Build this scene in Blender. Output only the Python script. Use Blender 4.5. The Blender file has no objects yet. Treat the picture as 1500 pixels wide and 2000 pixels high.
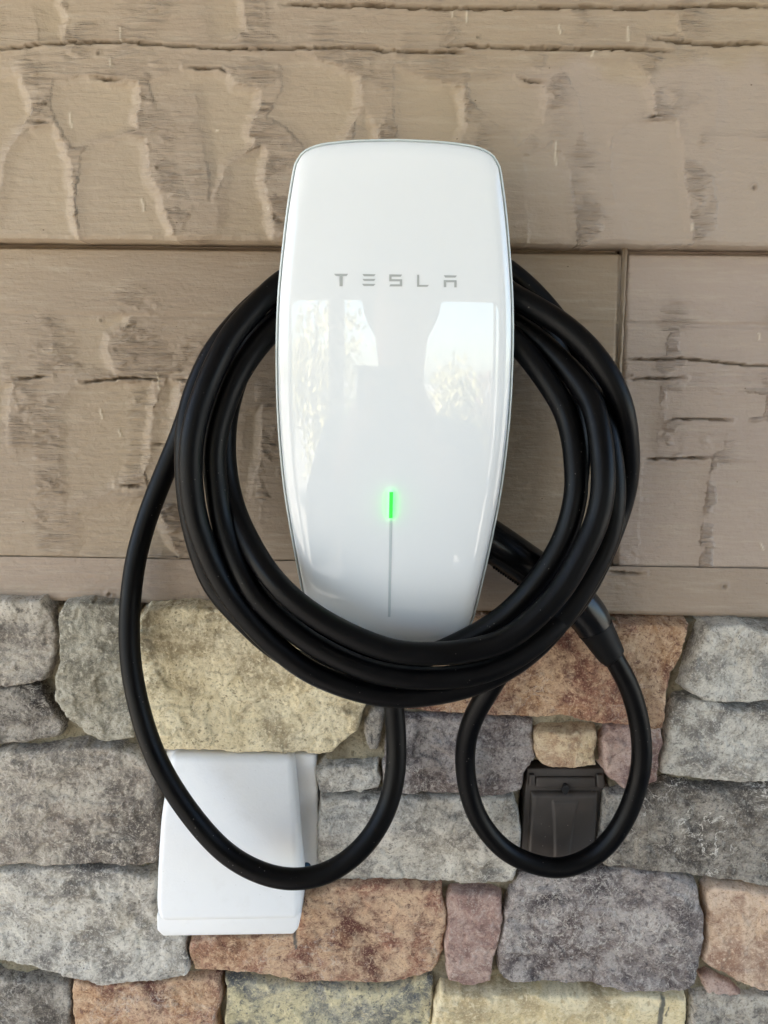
import bpy, bmesh, math, random
import numpy as np
from mathutils import Vector, Matrix

R = math.radians
random.seed(7)
scene = bpy.context.scene
col = scene.collection

# ------------------------------------------------------------------ camera, sky, sun, exposure
CAM = Vector((0.0, -0.61, 1.55))
PITCH, ROLL = R(10.0), R(-0.75)
FPX = 1500.0                                   # focal length in photograph pixels (1500 wide)
cam_data = bpy.data.cameras.new('camera')
cam = bpy.data.objects.new('camera', cam_data)
col.objects.link(cam)
cam_data.sensor_fit = 'HORIZONTAL'
cam_data.sensor_width = 36.0
cam_data.lens = 36.0 * FPX / 1500.0
cam_data.clip_start = 0.01
cam_data.clip_end = 2000.0
CAM_ROT = (Matrix.Rotation(math.pi / 2 - PITCH, 4, 'X') @ Matrix.Rotation(-ROLL, 4, 'Z'))
cam.matrix_world = Matrix.Translation(CAM) @ CAM_ROT
scene.camera = cam

SUN_ELEV, SUN_AZ = R(46), R(-66)               # the sun stands behind the house, to the left
world = bpy.data.worlds.new('World')
scene.world = world
world.use_nodes = True
wn = world.node_tree
wn.nodes.clear()
sky = wn.nodes.new('ShaderNodeTexSky')
sky.sky_type = 'NISHITA'
sky.sun_disc = False
sky.sun_elevation = SUN_ELEV
sky.sun_rotation = SUN_AZ
bg = wn.nodes.new('ShaderNodeBackground')
bg.inputs['Strength'].default_value = 0.12
wo = wn.nodes.new('ShaderNodeOutputWorld')
wn.links.new(sky.outputs[0], bg.inputs['Color'])
wn.links.new(bg.outputs[0], wo.inputs['Surface'])

sun_data = bpy.data.lights.new('sun', 'SUN')
sun_data.energy = 5.0
sun_data.angle = R(0.5)
sun_data.color = (1.0, 0.95, 0.90)
sun = bpy.data.objects.new('sun', sun_data)
col.objects.link(sun)
sdir = Vector((math.sin(SUN_AZ) * math.cos(SUN_ELEV), math.cos(SUN_AZ) * math.cos(SUN_ELEV), math.sin(SUN_ELEV)))
sun.rotation_euler = sdir.to_track_quat('Z', 'Y').to_euler()
sun.location = sdir * 20

vs = scene.view_settings
vs.view_transform = 'Standard'
vs.look = 'None'
vs.exposure = 2.64
vs.gamma = 1.0
vs.use_curve_mapping = False
scene.cycles.use_denoising = True
scene.cycles.max_bounces = 8
scene.cycles.diffuse_bounces = 5
scene.cycles.sample_clamp_indirect = 8.0
scene.cycles.caustics_reflective = False
scene.cycles.caustics_refractive = False

# ------------------------------------------------------------------ helpers
R3 = CAM_ROT.to_3x3()

def P(px, py, d):
    """world point that stands d metres in front of the wall plane (y = 0) at a measured spot of the wall"""
    v = R3 @ Vector(((px - 750.0) / FPX, -(py - 1000.0) / FPX, -1.0))
    t = (-d - CAM.y) / v.y
    return CAM + v * t

def XZ(px, py, d):
    p = P(px, py, d)
    return (p.x, p.z)

def tag(o, label=None, cat=None, group=None, kind=None):
    if label: o['label'] = label
    if cat: o['category'] = cat
    if group: o['group'] = group
    if kind: o['kind'] = kind
    return o

def empty(name, loc):
    o = bpy.data.objects.new(name, None)
    o.location = loc
    o.empty_display_size = 0.05
    col.objects.link(o)
    return o

def link(name, me, mat, parent=None, smooth=True):
    o = bpy.data.objects.new(name, me)
    if mat is not None:
        me.materials.append(mat)
    if smooth:
        me.polygons.foreach_set('use_smooth', [True] * len(me.polygons))
    col.objects.link(o)
    if parent is not None:
        o.parent = parent
        o.matrix_parent_inverse = Matrix.Translation(-parent_world(parent))
    return o

def parent_world(p):
    return Vector((0, 0, 0)) if p.parent is not None else Vector(p.location)

def pymesh(name, verts, faces, mat, parent=None, smooth=True):
    me = bpy.data.meshes.new(name)
    me.from_pydata([tuple(v) for v in verts], [], faces)
    me.update()
    return link(name, me, mat, parent, smooth)

def bmobj(name, bm, mat, parent=None, smooth=True, sharp=40):
    bmesh.ops.recalc_face_normals(bm, faces=bm.faces)
    me = bpy.data.meshes.new(name)
    bm.to_mesh(me)
    bm.free()
    o = link(name, me, mat, parent, smooth)
    if smooth and sharp:
        me.set_sharp_from_angle(angle=R(sharp))
    return o

def bm_box(bm, x0, x1, y0, y1, z0, z1, bevel=0.0, seg=2):
    r = bmesh.ops.create_cube(bm, size=1.0)
    vs_ = r['verts']
    for v in vs_:
        v.co = Vector(((x0 + x1) / 2 + v.co.x * (x1 - x0), (y0 + y1) / 2 + v.co.y * (y1 - y0), (z0 + z1) / 2 + v.co.z * (z1 - z0)))
    if bevel:
        es = list({e for v in vs_ for e in v.link_edges})
        bmesh.ops.bevel(bm, geom=es, offset=bevel, segments=seg, affect='EDGES', profile=0.5)
    return vs_

# ---- numpy noise
def _grad(ix, iy, seed):
    h = (ix.astype(np.int64) * 374761393 + iy.astype(np.int64) * 668265263 + seed * 974634777) & 0x7fffffff
    h = ((h ^ (h >> 13)) * 1274126177) & 0x7fffffff
    h = h ^ (h >> 16)
    a = (h & 0xffff) / 65536.0 * 2 * np.pi
    return np.cos(a), np.sin(a)

def pn(x, y, seed=0):
    x = np.asarray(x, float); y = np.asarray(y, float)
    ix = np.floor(x); iy = np.floor(y)
    fx = x - ix; fy = y - iy
    u = fx * fx * fx * (fx * (fx * 6 - 15) + 10)
    v = fy * fy * fy * (fy * (fy * 6 - 15) + 10)
    def c(dx, dy):
        gx, gy = _grad(ix + dx, iy + dy, seed)
        return gx * (fx - dx) + gy * (fy - dy)
    n0 = c(0, 0) * (1 - u) + c(1, 0) * u
    n1 = c(0, 1) * (1 - u) + c(1, 1) * u
    return (n0 * (1 - v) + n1 * v) * 1.4

def fbm(x, y, oct=4, seed=0, gain=0.5, lac=2.03):
    a, s, t = 1.0, 0.0, 0.0
    for k in range(oct):
        s = s + a * pn(x * lac ** k, y * lac ** k, seed + k * 17)
        t += a
        a *= gain
    return s / t

def sstep(a, b, x):
    t = np.clip((x - a) / (b - a), 0, 1)
    return t * t * (3 - 2 * t)

def sdf_poly(X, Y, poly):
    """signed distance, positive inside"""
    n = len(poly)
    d = np.full(X.shape, 1e9)
    inside = np.zeros(X.shape, bool)
    for i in range(n):
        ax, ay = poly[i]; bx, by = poly[(i + 1) % n]
        ex, ey = bx - ax, by - ay
        wx, wy = X - ax, Y - ay
        t = np.clip((wx * ex + wy * ey) / (ex * ex + ey * ey + 1e-18), 0, 1)
        d = np.minimum(d, (wx - ex * t) ** 2 + (wy - ey * t) ** 2)
        if ay != by:
            c = (ay <= Y) != (by <= Y)
            xi = ax + (Y - ay) * ex / ey
            inside ^= c & (X < xi)
    d = np.sqrt(d)
    return np.where(inside, d, -d)

def dist_line(X, Y, pts):
    d = np.full(X.shape, 1e9)
    for (ax, ay), (bx, by) in zip(pts[:-1], pts[1:]):
        ex, ey = bx - ax, by - ay
        t = np.clip(((X - ax) * ex + (Y - ay) * ey) / (ex * ex + ey * ey + 1e-18), 0, 1)
        d = np.minimum(d, (X - ax - ex * t) ** 2 + (Y - ay - ey * t) ** 2)
    return np.sqrt(d)

def grid_mesh(name, X, Y, Z, keep=None, attrs=None):
    """mesh from 2-D arrays of positions, quads facing -Y when columns run +x and rows run +z"""
    nr, nc = X.shape
    co = np.stack([X, Y, Z], -1).reshape(-1, 3)
    idx = np.arange(nr * nc).reshape(nr, nc)
    q = np.stack([idx[:-1, :-1], idx[:-1, 1:], idx[1:, 1:], idx[1:, :-1]], -1).reshape(-1, 4)
    if keep is not None:
        k = keep[:-1, :-1] | keep[:-1, 1:] | keep[1:, 1:] | keep[1:, :-1]
        q = q[k.reshape(-1)]
        used = np.zeros(nr * nc, bool)
        used[q.reshape(-1)] = True
        remap = np.cumsum(used) - 1
        co = co[used]
        q = remap[q]
    else:
        used = None
    me = bpy.data.meshes.new(name)
    me.vertices.add(len(co))
    me.vertices.foreach_set('co', co.astype(np.float32).reshape(-1))
    me.loops.add(q.size)
    me.loops.foreach_set('vertex_index', q.reshape(-1).astype(np.int32))
    me.polygons.add(len(q))
    me.polygons.foreach_set('loop_start', (np.arange(len(q)) * 4).astype(np.int32))
    me.update(calc_edges=True)
    for an, av in (attrs or {}).items():
        a = me.attributes.new(an, 'FLOAT', 'POINT')
        v = av.reshape(-1)
        if used is not None:
            v = v[used]
        a.data.foreach_set('value', v.astype(np.float32))
    return me

# ------------------------------------------------------------------ materials
def srgb(r, g, b):
    def f(c):
        c /= 255.0
        return c / 12.92 if c <= 0.04045 else ((c + 0.055) / 1.055) ** 2.4
    return (f(r), f(g), f(b), 1.0)

class NT:
    def __init__(self, name):
        self.m = bpy.data.materials.new(name)
        self.m.use_nodes = True
        self.t = self.m.node_tree
        self.t.nodes.clear()
        self.out = self.n('ShaderNodeOutputMaterial')
        self.b = self.n('ShaderNodeBsdfPrincipled')
        self.l(self.b.outputs[0], self.out.inputs[0])
        self.tc = self.n('ShaderNodeTexCoord')
    def n(self, k, **kw):
        x = self.t.nodes.new(k)
        for a, v in kw.items():
            setattr(x, a, v)
        return x
    def l(self, a, b):
        self.t.links.new(a, b)
    def set(self, **kw):
        for k, v in kw.items():
            self.b.inputs[k.replace('_', ' ')].default_value = v
    def mapping(self, scale=(1, 1, 1), loc=(0, 0, 0), rot=(0, 0, 0)):
        m = self.n('ShaderNodeMapping')
        m.inputs['Scale'].default_value = scale
        m.inputs['Location'].default_value = loc
        m.inputs['Rotation'].default_value = rot
        self.l(self.tc.outputs['Object'], m.inputs['Vector'])
        return m.outputs[0]
    def noise(self, vec, scale, detail=4, rough=0.55, dist=0.0):
        x = self.n('ShaderNodeTexNoise')
        x.inputs['Scale'].default_value = scale
        x.inputs['Detail'].default_value = detail
        x.inputs['Roughness'].default_value = rough
        x.inputs['Distortion'].default_value = dist
        self.l(vec, x.inputs['Vector'])
        return x.outputs['Fac']
    def voro(self, vec, scale, feature='F1', rnd=1.0):
        x = self.n('ShaderNodeTexVoronoi', feature=feature)
        x.inputs['Scale'].default_value = scale
        x.inputs['Randomness'].default_value = rnd
        self.l(vec, x.inputs['Vector'])
        return x.outputs['Distance']
    def ramp(self, fac, a, b, va=0.0, vb=1.0):
        x = self.n('ShaderNodeMapRange', clamp=True, interpolation_type='SMOOTHSTEP')
        x.inputs['From Min'].default_value = a
        x.inputs['From Max'].default_value = b
        x.inputs['To Min'].default_value = va
        x.inputs['To Max'].default_value = vb
        self.l(fac, x.inputs['Value'])
        return x.outputs['Result']
    def math(self, op, a, b):
        x = self.n('ShaderNodeMath', operation=op)
        for i, v in enumerate((a, b)):
            if isinstance(v, (int, float)):
                x.inputs[i].default_value = v
            else:
                self.l(v, x.inputs[i])
        return x.outputs[0]
    def mix(self, fac, a, b, mode='MIX'):
        x = self.n('ShaderNodeMix', data_type='RGBA', blend_type=mode)
        for i, v in ((0, fac), (6, a), (7, b)):
            if isinstance(v, (int, float)):
                x.inputs[i].default_value = v
            elif isinstance(v, tuple):
                x.inputs[i].default_value = v
            else:
                self.l(v, x.inputs[i])
        return x.outputs[2]
    def attr(self, name):
        x = self.n('ShaderNodeAttribute', attribute_name=name)
        return x.outputs['Fac']
    def bump(self, h, strength, dist, prev=None):
        x = self.n('ShaderNodeBump')
        x.inputs['Strength'].default_value = strength
        x.inputs['Distance'].default_value = dist
        self.l(h, x.inputs['Height'])
        if prev is not None:
            self.l(prev, x.inputs['Normal'])
        return x.outputs[0]
    def color(self, v): 
        if isinstance(v, tuple): self.b.inputs['Base Color'].default_value = v
        else: self.l(v, self.b.inputs['Base Color'])
    def normal(self, v): self.l(v, self.b.inputs['Normal'])

def plain(name, c, rough=0.5, coat=0.0, metal=0.0, spec=0.5, bump=0.0, bscale=600):
    m = NT(name)
    m.color(c)
    m.set(Roughness=rough, Metallic=metal)
    m.b.inputs['Specular IOR Level'].default_value = spec
    if coat:
        m.b.inputs['Coat Weight'].default_value = coat
        m.b.inputs['Coat Roughness'].default_value = 0.02
    if bump:
        v = m.mapping()
        m.normal(m.bump(m.noise(v, bscale, 3), bump, 0.001))
    return m.m

def paint_material(name, warm, cool, off):
    m = NT(name)
    v = m.mapping(loc=(off, 0, 0))
    n1 = m.noise(v, 2.2, 3, 0.5)
    n2 = m.noise(m.mapping(scale=(8, 30, 90), loc=(off, 0, 0)), 3.0, 5, 0.6)
    c = m.mix(m.ramp(n1, 0.35, 0.65), warm, cool)
    c = m.mix(m.ramp(n2, 0.45, 0.85, 0, 0.35), c, srgb(196, 184, 164))
    c = m.mix(m.math('MULTIPLY', m.attr('cut'), 0.45), c, srgb(182, 164, 137))  # lighter cuts: light on the hewn facets put into the paint colour
    c = m.mix(m.math('MULTIPLY', m.attr('pale'), 0.7), c, srgb(170, 154, 140))
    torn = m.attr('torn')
    c = m.mix(m.math('MULTIPLY', torn, 0.14), c, srgb(144, 128, 112))  # torn grain darkened: its self-shadow put into the paint colour
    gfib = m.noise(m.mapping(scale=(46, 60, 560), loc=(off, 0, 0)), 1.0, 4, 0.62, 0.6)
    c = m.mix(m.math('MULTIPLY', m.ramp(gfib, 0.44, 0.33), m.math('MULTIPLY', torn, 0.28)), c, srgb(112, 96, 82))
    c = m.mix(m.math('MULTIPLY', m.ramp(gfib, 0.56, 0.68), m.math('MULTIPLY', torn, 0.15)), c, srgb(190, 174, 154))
    c = m.mix(m.math('MULTIPLY', m.attr('grime'), 0.8), c, srgb(92, 76, 58))
    c = m.mix(m.math('MULTIPLY', m.attr('fleck'), 0.5), c, srgb(226, 214, 190))
    spots = m.voro(m.mapping(scale=(1, 1, 1.4), loc=(off, 0, 0)), 42, 'F1')
    c = m.mix(m.ramp(spots, 0.035, 0.02), c, srgb(110, 92, 70))
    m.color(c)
    m.set(Roughness=0.52)
    m.b.inputs['Specular IOR Level'].default_value = 0.4
    f1 = m.noise(m.mapping(scale=(60, 200, 420), loc=(off, 0, 0)), 1.0, 4, 0.6, 0.3)
    f2 = m.noise(v, 260, 4, 0.6)
    b = m.bump(f1, 0.5, 0.0016)
    b = m.bump(m.math('MULTIPLY', gfib, torn), 0.85, 0.0040, b)
    b = m.bump(f2, 0.5, 0.0012, b)
    m.normal(b)
    return m.m

def stone_material(name, base, light, dark, accent, seed, vein=0.35, speck=0.5, accent_amt=0.5, pit=0.35):
    m = NT(name)
    lx = (seed * 3.17, seed * 1.3, seed * 2.71)
    v = m.mapping(loc=lx)
    # domain warp
    wn_ = m.n('ShaderNodeTexNoise')
    wn_.inputs['Scale'].default_value = 38
    wn_.inputs['Detail'].default_value = 3
    m.l(v, wn_.inputs['Vector'])
    vm = m.n('ShaderNodeVectorMath', operation='MULTIPLY_ADD')
    m.l(wn_.outputs['Color'], vm.inputs[0])
    vm.inputs[1].default_value = (0.02, 0.02, 0.02)
    m.l(v, vm.inputs[2])
    w = vm.outputs[0]
    big = m.noise(v, 13, 4, 0.55)
    mid = m.noise(w, 42, 6, 0.62)
    fine = m.noise(w, 210, 6, 0.74)
    grain = m.noise(v, 620, 3, 0.7)
    acc = m.noise(m.mapping(loc=(lx[2], lx[0], lx[1])), 16, 5, 0.6)
    c = m.mix(m.ramp(big, 0.38, 0.50), dark, base)
    c = m.mix(m.ramp(m.noise(w, 24, 3, 0.55), 0.50, 0.60, 0, 0.6), c, light)
    c = m.mix(m.ramp(acc, 0.44, 0.62, 0, accent_amt), c, accent)
    c = m.mix(m.ramp(mid, 0.44, 0.66, 0, 0.75), c, light)
    c = m.mix(m.ramp(mid, 0.47, 0.35, 0, 0.6), c, dark)
    c = m.mix(m.ramp(fine, 0.47, 0.36, 0, 0.75), c, dark)
    c = m.mix(m.ramp(fine, 0.53, 0.63, 0, 0.75), c, light)
    rid = m.math('ABSOLUTE', m.math('SUBTRACT', m.noise(w, 75, 5, 0.6, 0.4), 0.5), 0.0)
    vmask = m.ramp(m.noise(v, 22, 3), 0.46, 0.6)
    c = m.mix(m.math('MULTIPLY', m.math('MULTIPLY', m.ramp(rid, 0.022, 0.004), vmask), vein), c, srgb(214, 208, 198))
    c = m.mix(m.ramp(grain, 0.46, 0.34, 0, 0.55), c, dark)
    c = m.mix(m.ramp(grain, 0.53, 0.66, 0, 0.5), c, light)
    c = m.mix(m.ramp(grain, 0.66, 0.73, 0, speck), c, srgb(226, 222, 212))
    pits = m.voro(w, 230, 'F1')
    pmask = m.ramp(m.noise(v, 34, 3, 0.6), 0.42, 0.58)
    pf = m.math('MULTIPLY', m.ramp(pits, 0.30, 0.12), pmask)
    c = m.mix(m.math('MULTIPLY', pf, pit), c, dark)
    m.color(c)
    m.set(Roughness=0.86)
    m.b.inputs['Specular IOR Level'].default_value = 0.25
    c = m.mix(m.math('MULTIPLY', m.attr('stain'), 0.85), c, srgb(74, 78, 80))
    m.color(c)
    b = m.bump(fine, 0.5, 0.0024)
    b = m.bump(grain, 0.45, 0.0010, b)
    b = m.bump(m.math('SUBTRACT', 1.0, pf), 0.4, 0.0009, b)
    m.normal(b)
    return m.m

M = {}
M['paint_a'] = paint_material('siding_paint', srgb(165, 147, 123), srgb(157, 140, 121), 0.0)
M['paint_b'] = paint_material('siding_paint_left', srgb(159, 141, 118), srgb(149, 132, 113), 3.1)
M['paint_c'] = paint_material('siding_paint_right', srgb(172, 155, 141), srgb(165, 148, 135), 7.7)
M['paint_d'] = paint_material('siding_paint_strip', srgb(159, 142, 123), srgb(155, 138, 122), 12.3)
M['caulk'] = plain('caulk', srgb(134, 117, 96), 0.6, bump=0.3, bscale=300)

m = NT('mortar')
v = m.mapping()
c = m.mix(m.ramp(m.noise(v, 30, 5, 0.6), 0.4, 0.65), srgb(120, 112, 94), srgb(168, 158, 134))
c = m.mix(m.ramp(m.noise(v, 240, 5, 0.7), 0.5, 0.62, 0, 0.7), c, srgb(98, 88, 68))
m.color(c); m.set(Roughness=0.95)
m.normal(m.bump(m.noise(v, 300, 5, 0.7), 0.8, 0.003))
M['mortar'] = m.m

m = NT('glass_white')
m.color(srgb(231, 235, 236))
m.set(Roughness=0.4)
m.b.inputs['Specular IOR Level'].default_value = 0.0
m.b.inputs['Coat Weight'].default_value = 1.0
m.b.inputs['Coat Roughness'].default_value = 0.0
m.b.inputs['Coat IOR'].default_value = 1.62
M['face'] = m.m
M['bezel'] = plain('white_bezel', srgb(214, 222, 220), 0.15, coat=0.6)
M['seam'] = plain('dark_seam', srgb(84, 90, 96), 0.4)
M['housing'] = plain('white_housing', srgb(205, 208, 206), 0.45)
M['ink'] = plain('grey_print', srgb(168, 173, 172), 0.35)
M['bar'] = plain('bar_print', srgb(188, 197, 199), 0.3)

def emit(name, c, s):
    m = NT(name)
    m.color((0.0, 0.02, 0.0, 1))
    m.b.inputs['Emission Color'].default_value = c
    m.b.inputs['Emission Strength'].default_value = s
    return m.m
M['led'] = emit('led_lens', (0.06, 1.0, 0.10, 1), 0.16)
M['led_side'] = emit('led_halo_side', (0.06, 1.0, 0.12, 1), 1.1)  # brighter hidden sides, added to throw the green halo onto the glass

m = NT('black_rubber')
v = m.mapping()
dust = m.voro(v, 210, 'F1')
dm = m.ramp(m.noise(v, 24, 3), 0.46, 0.6)
dsk = m.math('MULTIPLY', m.ramp(dust, 0.11, 0.06), dm)
scuff = m.ramp(m.noise(v, 20, 5, 0.6), 0.45, 0.75, 0, 0.5)
c = m.mix(scuff, srgb(3, 3, 4), srgb(7, 6, 6))
c = m.mix(m.math('MULTIPLY', dsk, 0.5), c, srgb(120, 116, 110))
m.color(c)
m.set(Roughness=0.46)
m.l(m.ramp(m.noise(v, 35, 4, 0.6), 0.3, 0.7, 0.32, 0.46), m.b.inputs['Roughness'])
m.b.inputs['Specular IOR Level'].default_value = 0.14
m.normal(m.bump(m.noise(v, 900, 3), 0.15, 0.0004))
M['rubber'] = m.m
M['handle'] = plain('handle_plastic', srgb(4, 4, 5), 0.24, spec=0.3, bump=0.05, bscale=900)
M['boot'] = plain('rubber_boot', srgb(4, 4, 5), 0.55, spec=0.2, bump=0.1, bscale=900)

m = NT('white_plastic')
v = m.mapping()
c = m.mix(m.ramp(m.noise(v, 60, 5, 0.65), 0.5, 0.72, 0, 0.18), srgb(226, 227, 227), srgb(206, 204, 200))
sp = m.voro(v, 130, 'F1')
c = m.mix(m.math('MULTIPLY', m.ramp(sp, 0.05, 0.03), 0.5), c, srgb(150, 146, 140))
m.color(c); m.set(Roughness=0.42)
m.normal(m.bump(m.noise(v, 420, 4, 0.6), 0.16, 0.0009))
M['white_plastic'] = m.m
M['blue'] = plain('blue_screw', srgb(28, 66, 96), 0.4)

m = NT('brown_plastic')
v = m.mapping()
c = m.mix(m.ramp(m.noise(v, 40, 4), 0.4, 0.7), srgb(56, 51, 47), srgb(66, 60, 56))
sp = m.voro(v, 170, 'F1')
c = m.mix(m.math('MULTIPLY', m.ramp(sp, 0.07, 0.04), 0.6), c, srgb(180, 172, 160))
m.color(c); m.set(Roughness=0.5)
m.normal(m.bump(m.noise(v, 800, 3), 0.1, 0.0006))
M['brown'] = m.m
M['brown_panel'] = plain('brown_panel', srgb(78, 74, 74), 0.42, bump=0.08, bscale=800)
M['black'] = plain('black_hole', srgb(10, 9, 9), 0.8)

# ------------------------------------------------------------------ the setting around the wall
def slab(name, x0, x1, y0, y1, z0, z1, mat, bevel=0.0):
    bm = bmesh.new()
    bm_box(bm, x0, x1, y0, y1, z0, z1, bevel)
    return bmobj(name, bm, mat, smooth=False)

m = NT('grass_ground')
v = m.mapping()
m.color(m.mix(m.ramp(m.noise(v, 0.9, 5), 0.4, 0.65), srgb(164, 157, 143), srgb(188, 180, 164)))
m.set(Roughness=1.0)
M['ground'] = m.m
m = NT('concrete')
v = m.mapping()
m.color(m.mix(m.ramp(m.noise(v, 6, 6, 0.6), 0.35, 0.7), srgb(104, 102, 100), srgb(124, 121, 117)))
m.set(Roughness=0.9)
m.normal(m.bump(m.noise(v, 120, 4), 0.3, 0.002))
M['concrete'] = m.m
M['soffit'] = plain('soffit_paint', srgb(150, 149, 147), 0.6, bump=0.2, bscale=80)
M['post'] = plain('post_paint', srgb(120, 106, 90), 0.6, bump=0.3, bscale=60)
M['sheath'] = plain('sheathing', srgb(96, 84, 70), 0.8)

gm = bmesh.new()
bmesh.ops.create_grid(gm, x_segments=8, y_segments=8, size=400)
g = bmobj('ground', gm, M['ground'], smooth=False)
g.location.z = -0.16
tag(g, kind='structure')
HX0, HX1 = -1.75, 2.3
tag(slab('porch_floor', -2.3, HX1, -4.4, 0.0, -0.15, 0.0, M['concrete'], 0.01), kind='structure')
tag(slab('porch_ceiling', -2.2, HX1, -4.3, 3.0, 2.75, 2.87, M['soffit']), kind='structure')
tag(slab('house_wall', HX0, HX1, 0.001, 0.25, -0.15, 2.75, M['sheath']), 'plain sheathed house wall behind the siding and the stone', 'house wall')
tag(slab('side_light_blocker', HX1 + 0.001, HX1 + 0.15, -4.3, -2.5, -0.15, 2.75, M['sheath']), 'plain unseen wall added at the right end of the porch to cut side light', 'wall')  # added out of view to hold back light from the right
tag(slab('front_light_blocker', 1.62, HX1, -4.25, -4.15, 0.001, 2.058, M['sheath']), 'solid screen added right of the porch opening to cut frontal light', 'wall')  # added to narrow the frontal light so that the left dominates
tag(slab('front_light_blocker', -2.1, -1.55, -4.25, -4.15, 0.001, 2.058, M['sheath']), 'solid screen added left of the porch opening to cut frontal light', 'wall')  # second added blocker for the frontal light

# ------------------------------------------------------------------ wood siding
D_LOW_TOP, D_LOW_BOT = 0.0175, 0.0275
D_UP_TOP, D_UP_BOT = 0.0240, 0.0370
siding = empty('wood_siding', (0, 0, 1.4))
tag(siding, 'brown painted rough-hewn wood siding boards above the stone', 'siding')

XF = 0.37
def axis_pts(a, b, fa, fb, fine, coarse):
    out = []
    lo = np.arange(a, min(fa, b), coarse) if fa > a else np.array([])
    f0, f1 = max(a, fa), min(b, fb)
    mid = np.arange(f0, f1, fine) if f1 > f0 else np.array([])
    hi = np.arange(max(fb, a), b, coarse) if b > fb else np.array([])
    p = np.concatenate([lo, mid, hi, [b]])
    p = np.unique(np.round(p, 6))
    return p

def line_z(px0, py0, px1, py1, d):
    a, b = P(px0, py0, d), P(px1, py1, d)
    k = (b.z - a.z) / (b.x - a.x)
    return lambda x: a.z + (x - a.x) * k

z_up = line_z(0, 465, 1500, 480, D_UP_BOT)          # lower edge of the top board in view
z_low = line_z(0, 1171, 1500, 1207, D_LOW_BOT)      # lower edge of the second course
EXPO = 0.285

def wpoly(poly, d):
    return [XZ(x, y, d) for x, y in poly]

SC_UP = [
 [(-20,138),(20,138),(45,148),(60,190),(66,225),(50,250),(30,280),(15,310),(5,390),(-20,395)],
 [(45,270),(60,252),(110,245),(130,290),(140,330),(150,420),(160,475),(-20,475),(-4,420),(12,370),(20,310),(30,280)],
 [(105,158),(175,148),(270,160),(275,200),(270,255),(240,268),(170,290),(140,290),(115,240),(100,200)],
 [(180,275),(250,265),(290,275),(290,310),(300,350),(320,400),(350,475),(165,475),(150,380),(160,300)],
 [(290,160),(360,135),(445,138),(460,165),(508,175),(505,210),(488,262),(500,280),(480,300),(440,330),(415,400),(400,300),(385,185),(300,200)],
 [(440,320),(510,285),(520,300),(515,360),(530,400),(536,475),(425,475),(430,380)],
 [(545,120),(590,105),(650,125),(705,150),(710,205),(690,240),(660,300),(600,300),(560,250),(520,230),(550,170)],
 [(690,240),(715,215),(740,250),(745,300),(690,300)],
 [(910,160),(990,148),(1060,165),(1066,200),(1060,240),(1040,260),(1010,290),(1000,270),(960,240),(920,200)],
 [(1100,140),(1150,122),(1230,118),(1265,150),(1277,185),(1280,230),(1240,240),(1200,260),(1180,290),(1140,280),(1130,200)],
 [(1195,260),(1230,240),(1320,235),(1330,300),(1340,400),(1350,480),(1220,480),(1190,350)],
 [(1395,140),(1430,132),(1520,150),(1520,270),(1440,270),(1395,265),(1400,200)],
 [(1400,280),(1440,268),(1540,280),(1540,485),(1395,485),(1390,360)],
 [(1020,310),(1080,280),(1110,330),(1120,400),(1127,480),(1030,480),(1025,380)],
 [(770,130),(830,150),(905,170),(910,260),(880,300),(780,290),(765,200)],
 [(60,5),(110,-20),(130,40),(125,80),(80,85)],
 [(395,-20),(470,-20),(480,60),(440,85),(410,80),(400,40)],
 [(1230,20),(1320,25),(1330,60),(1290,75),(1240,70)],
]
SC_LEFT = [
 [(150,747),(300,744),(300,780),(296,850),(285,920),(190,970),(130,985),(122,960),(113,870),(112,800)],
 [(325,742),(352,745),(338,870),(320,905),(290,960),(287,900),(297,800)],
 [(-20,745),(20,745),(18,835),(-20,838)],
 [(480,800),(512,790),(508,900),(480,985),(470,960)],
 [(90,615),(255,613),(240,640),(215,655),(205,690),(230,735),(150,730),(110,690)],
 [(145,990),(300,965),(350,1085),(150,1085)],
]
RG_LEFT = [
 [(70,613),(88,650),(50,690),(66,712),(70,738),(160,715),(135,640),(100,613)],
 [(217,656),(262,638),(300,650),(335,690),(325,722),(235,735),(215,700)],
 [(352,665),(400,652),(480,655),(470,715),(372,710),(350,695)],
 [(60,790),(115,770),(120,860),(125,970),(72,970)],
 [(250,760),(298,755),(290,860),(282,965),(240,945),(255,850)],
 [(65,985),(128,985),(148,1080),(80,1080)],
]
SC_RIGHT = [
 [(1225,642),(1312,642),(1302,695),(1225,700)],
 [(1330,640),(1540,650),(1540,700),(1330,695)],
 [(1255,897),(1388,897),(1372,1000),(1360,1112),(1240,1112)],
 [(1300,760),(1500,770),(1490,815),(1300,815)],
 [(1230,745),(1290,745),(1285,890),(1240,890)],
 [(1400,905),(1540,905),(1540,1115),(1385,1112)],
 [(1020,780),(1100,770),(1095,870),(1010,880)],
]
CR_UP = [([(-20,99),(40,93),(80,86),(250,81),(315,88),(420,95),(500,96),(620,94),(720,94),(750,99),(830,103),(915,103)], 0.0009),
         ([(860,91),(940,91),(1000,94),(1060,96),(1130,98),(1200,95),(1240,98),(1315,100)], 0.0011),
         ([(545,7),(640,10),(750,9),(790,13),(870,16),(1050,15),(1130,12),(1220,16),(1330,13),(1420,10),(1520,12)], 0.0012),
         ([(1265,76),(1330,82),(1395,89),(1450,85),(1520,86)], 0.0012),
         ([(1050,90),(1120,98),(1230,97)], 0.0008),
         ([(180,154),(240,158)], 0.0007), ([(362,134),(430,135),(450,142)], 0.0006), ([(60,240),(105,241)], 0.0007),
         ([(1010,150),(1030,159),(1070,161)], 0.0009), ([(1255,231),(1300,228)], 0.0008)]
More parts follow.
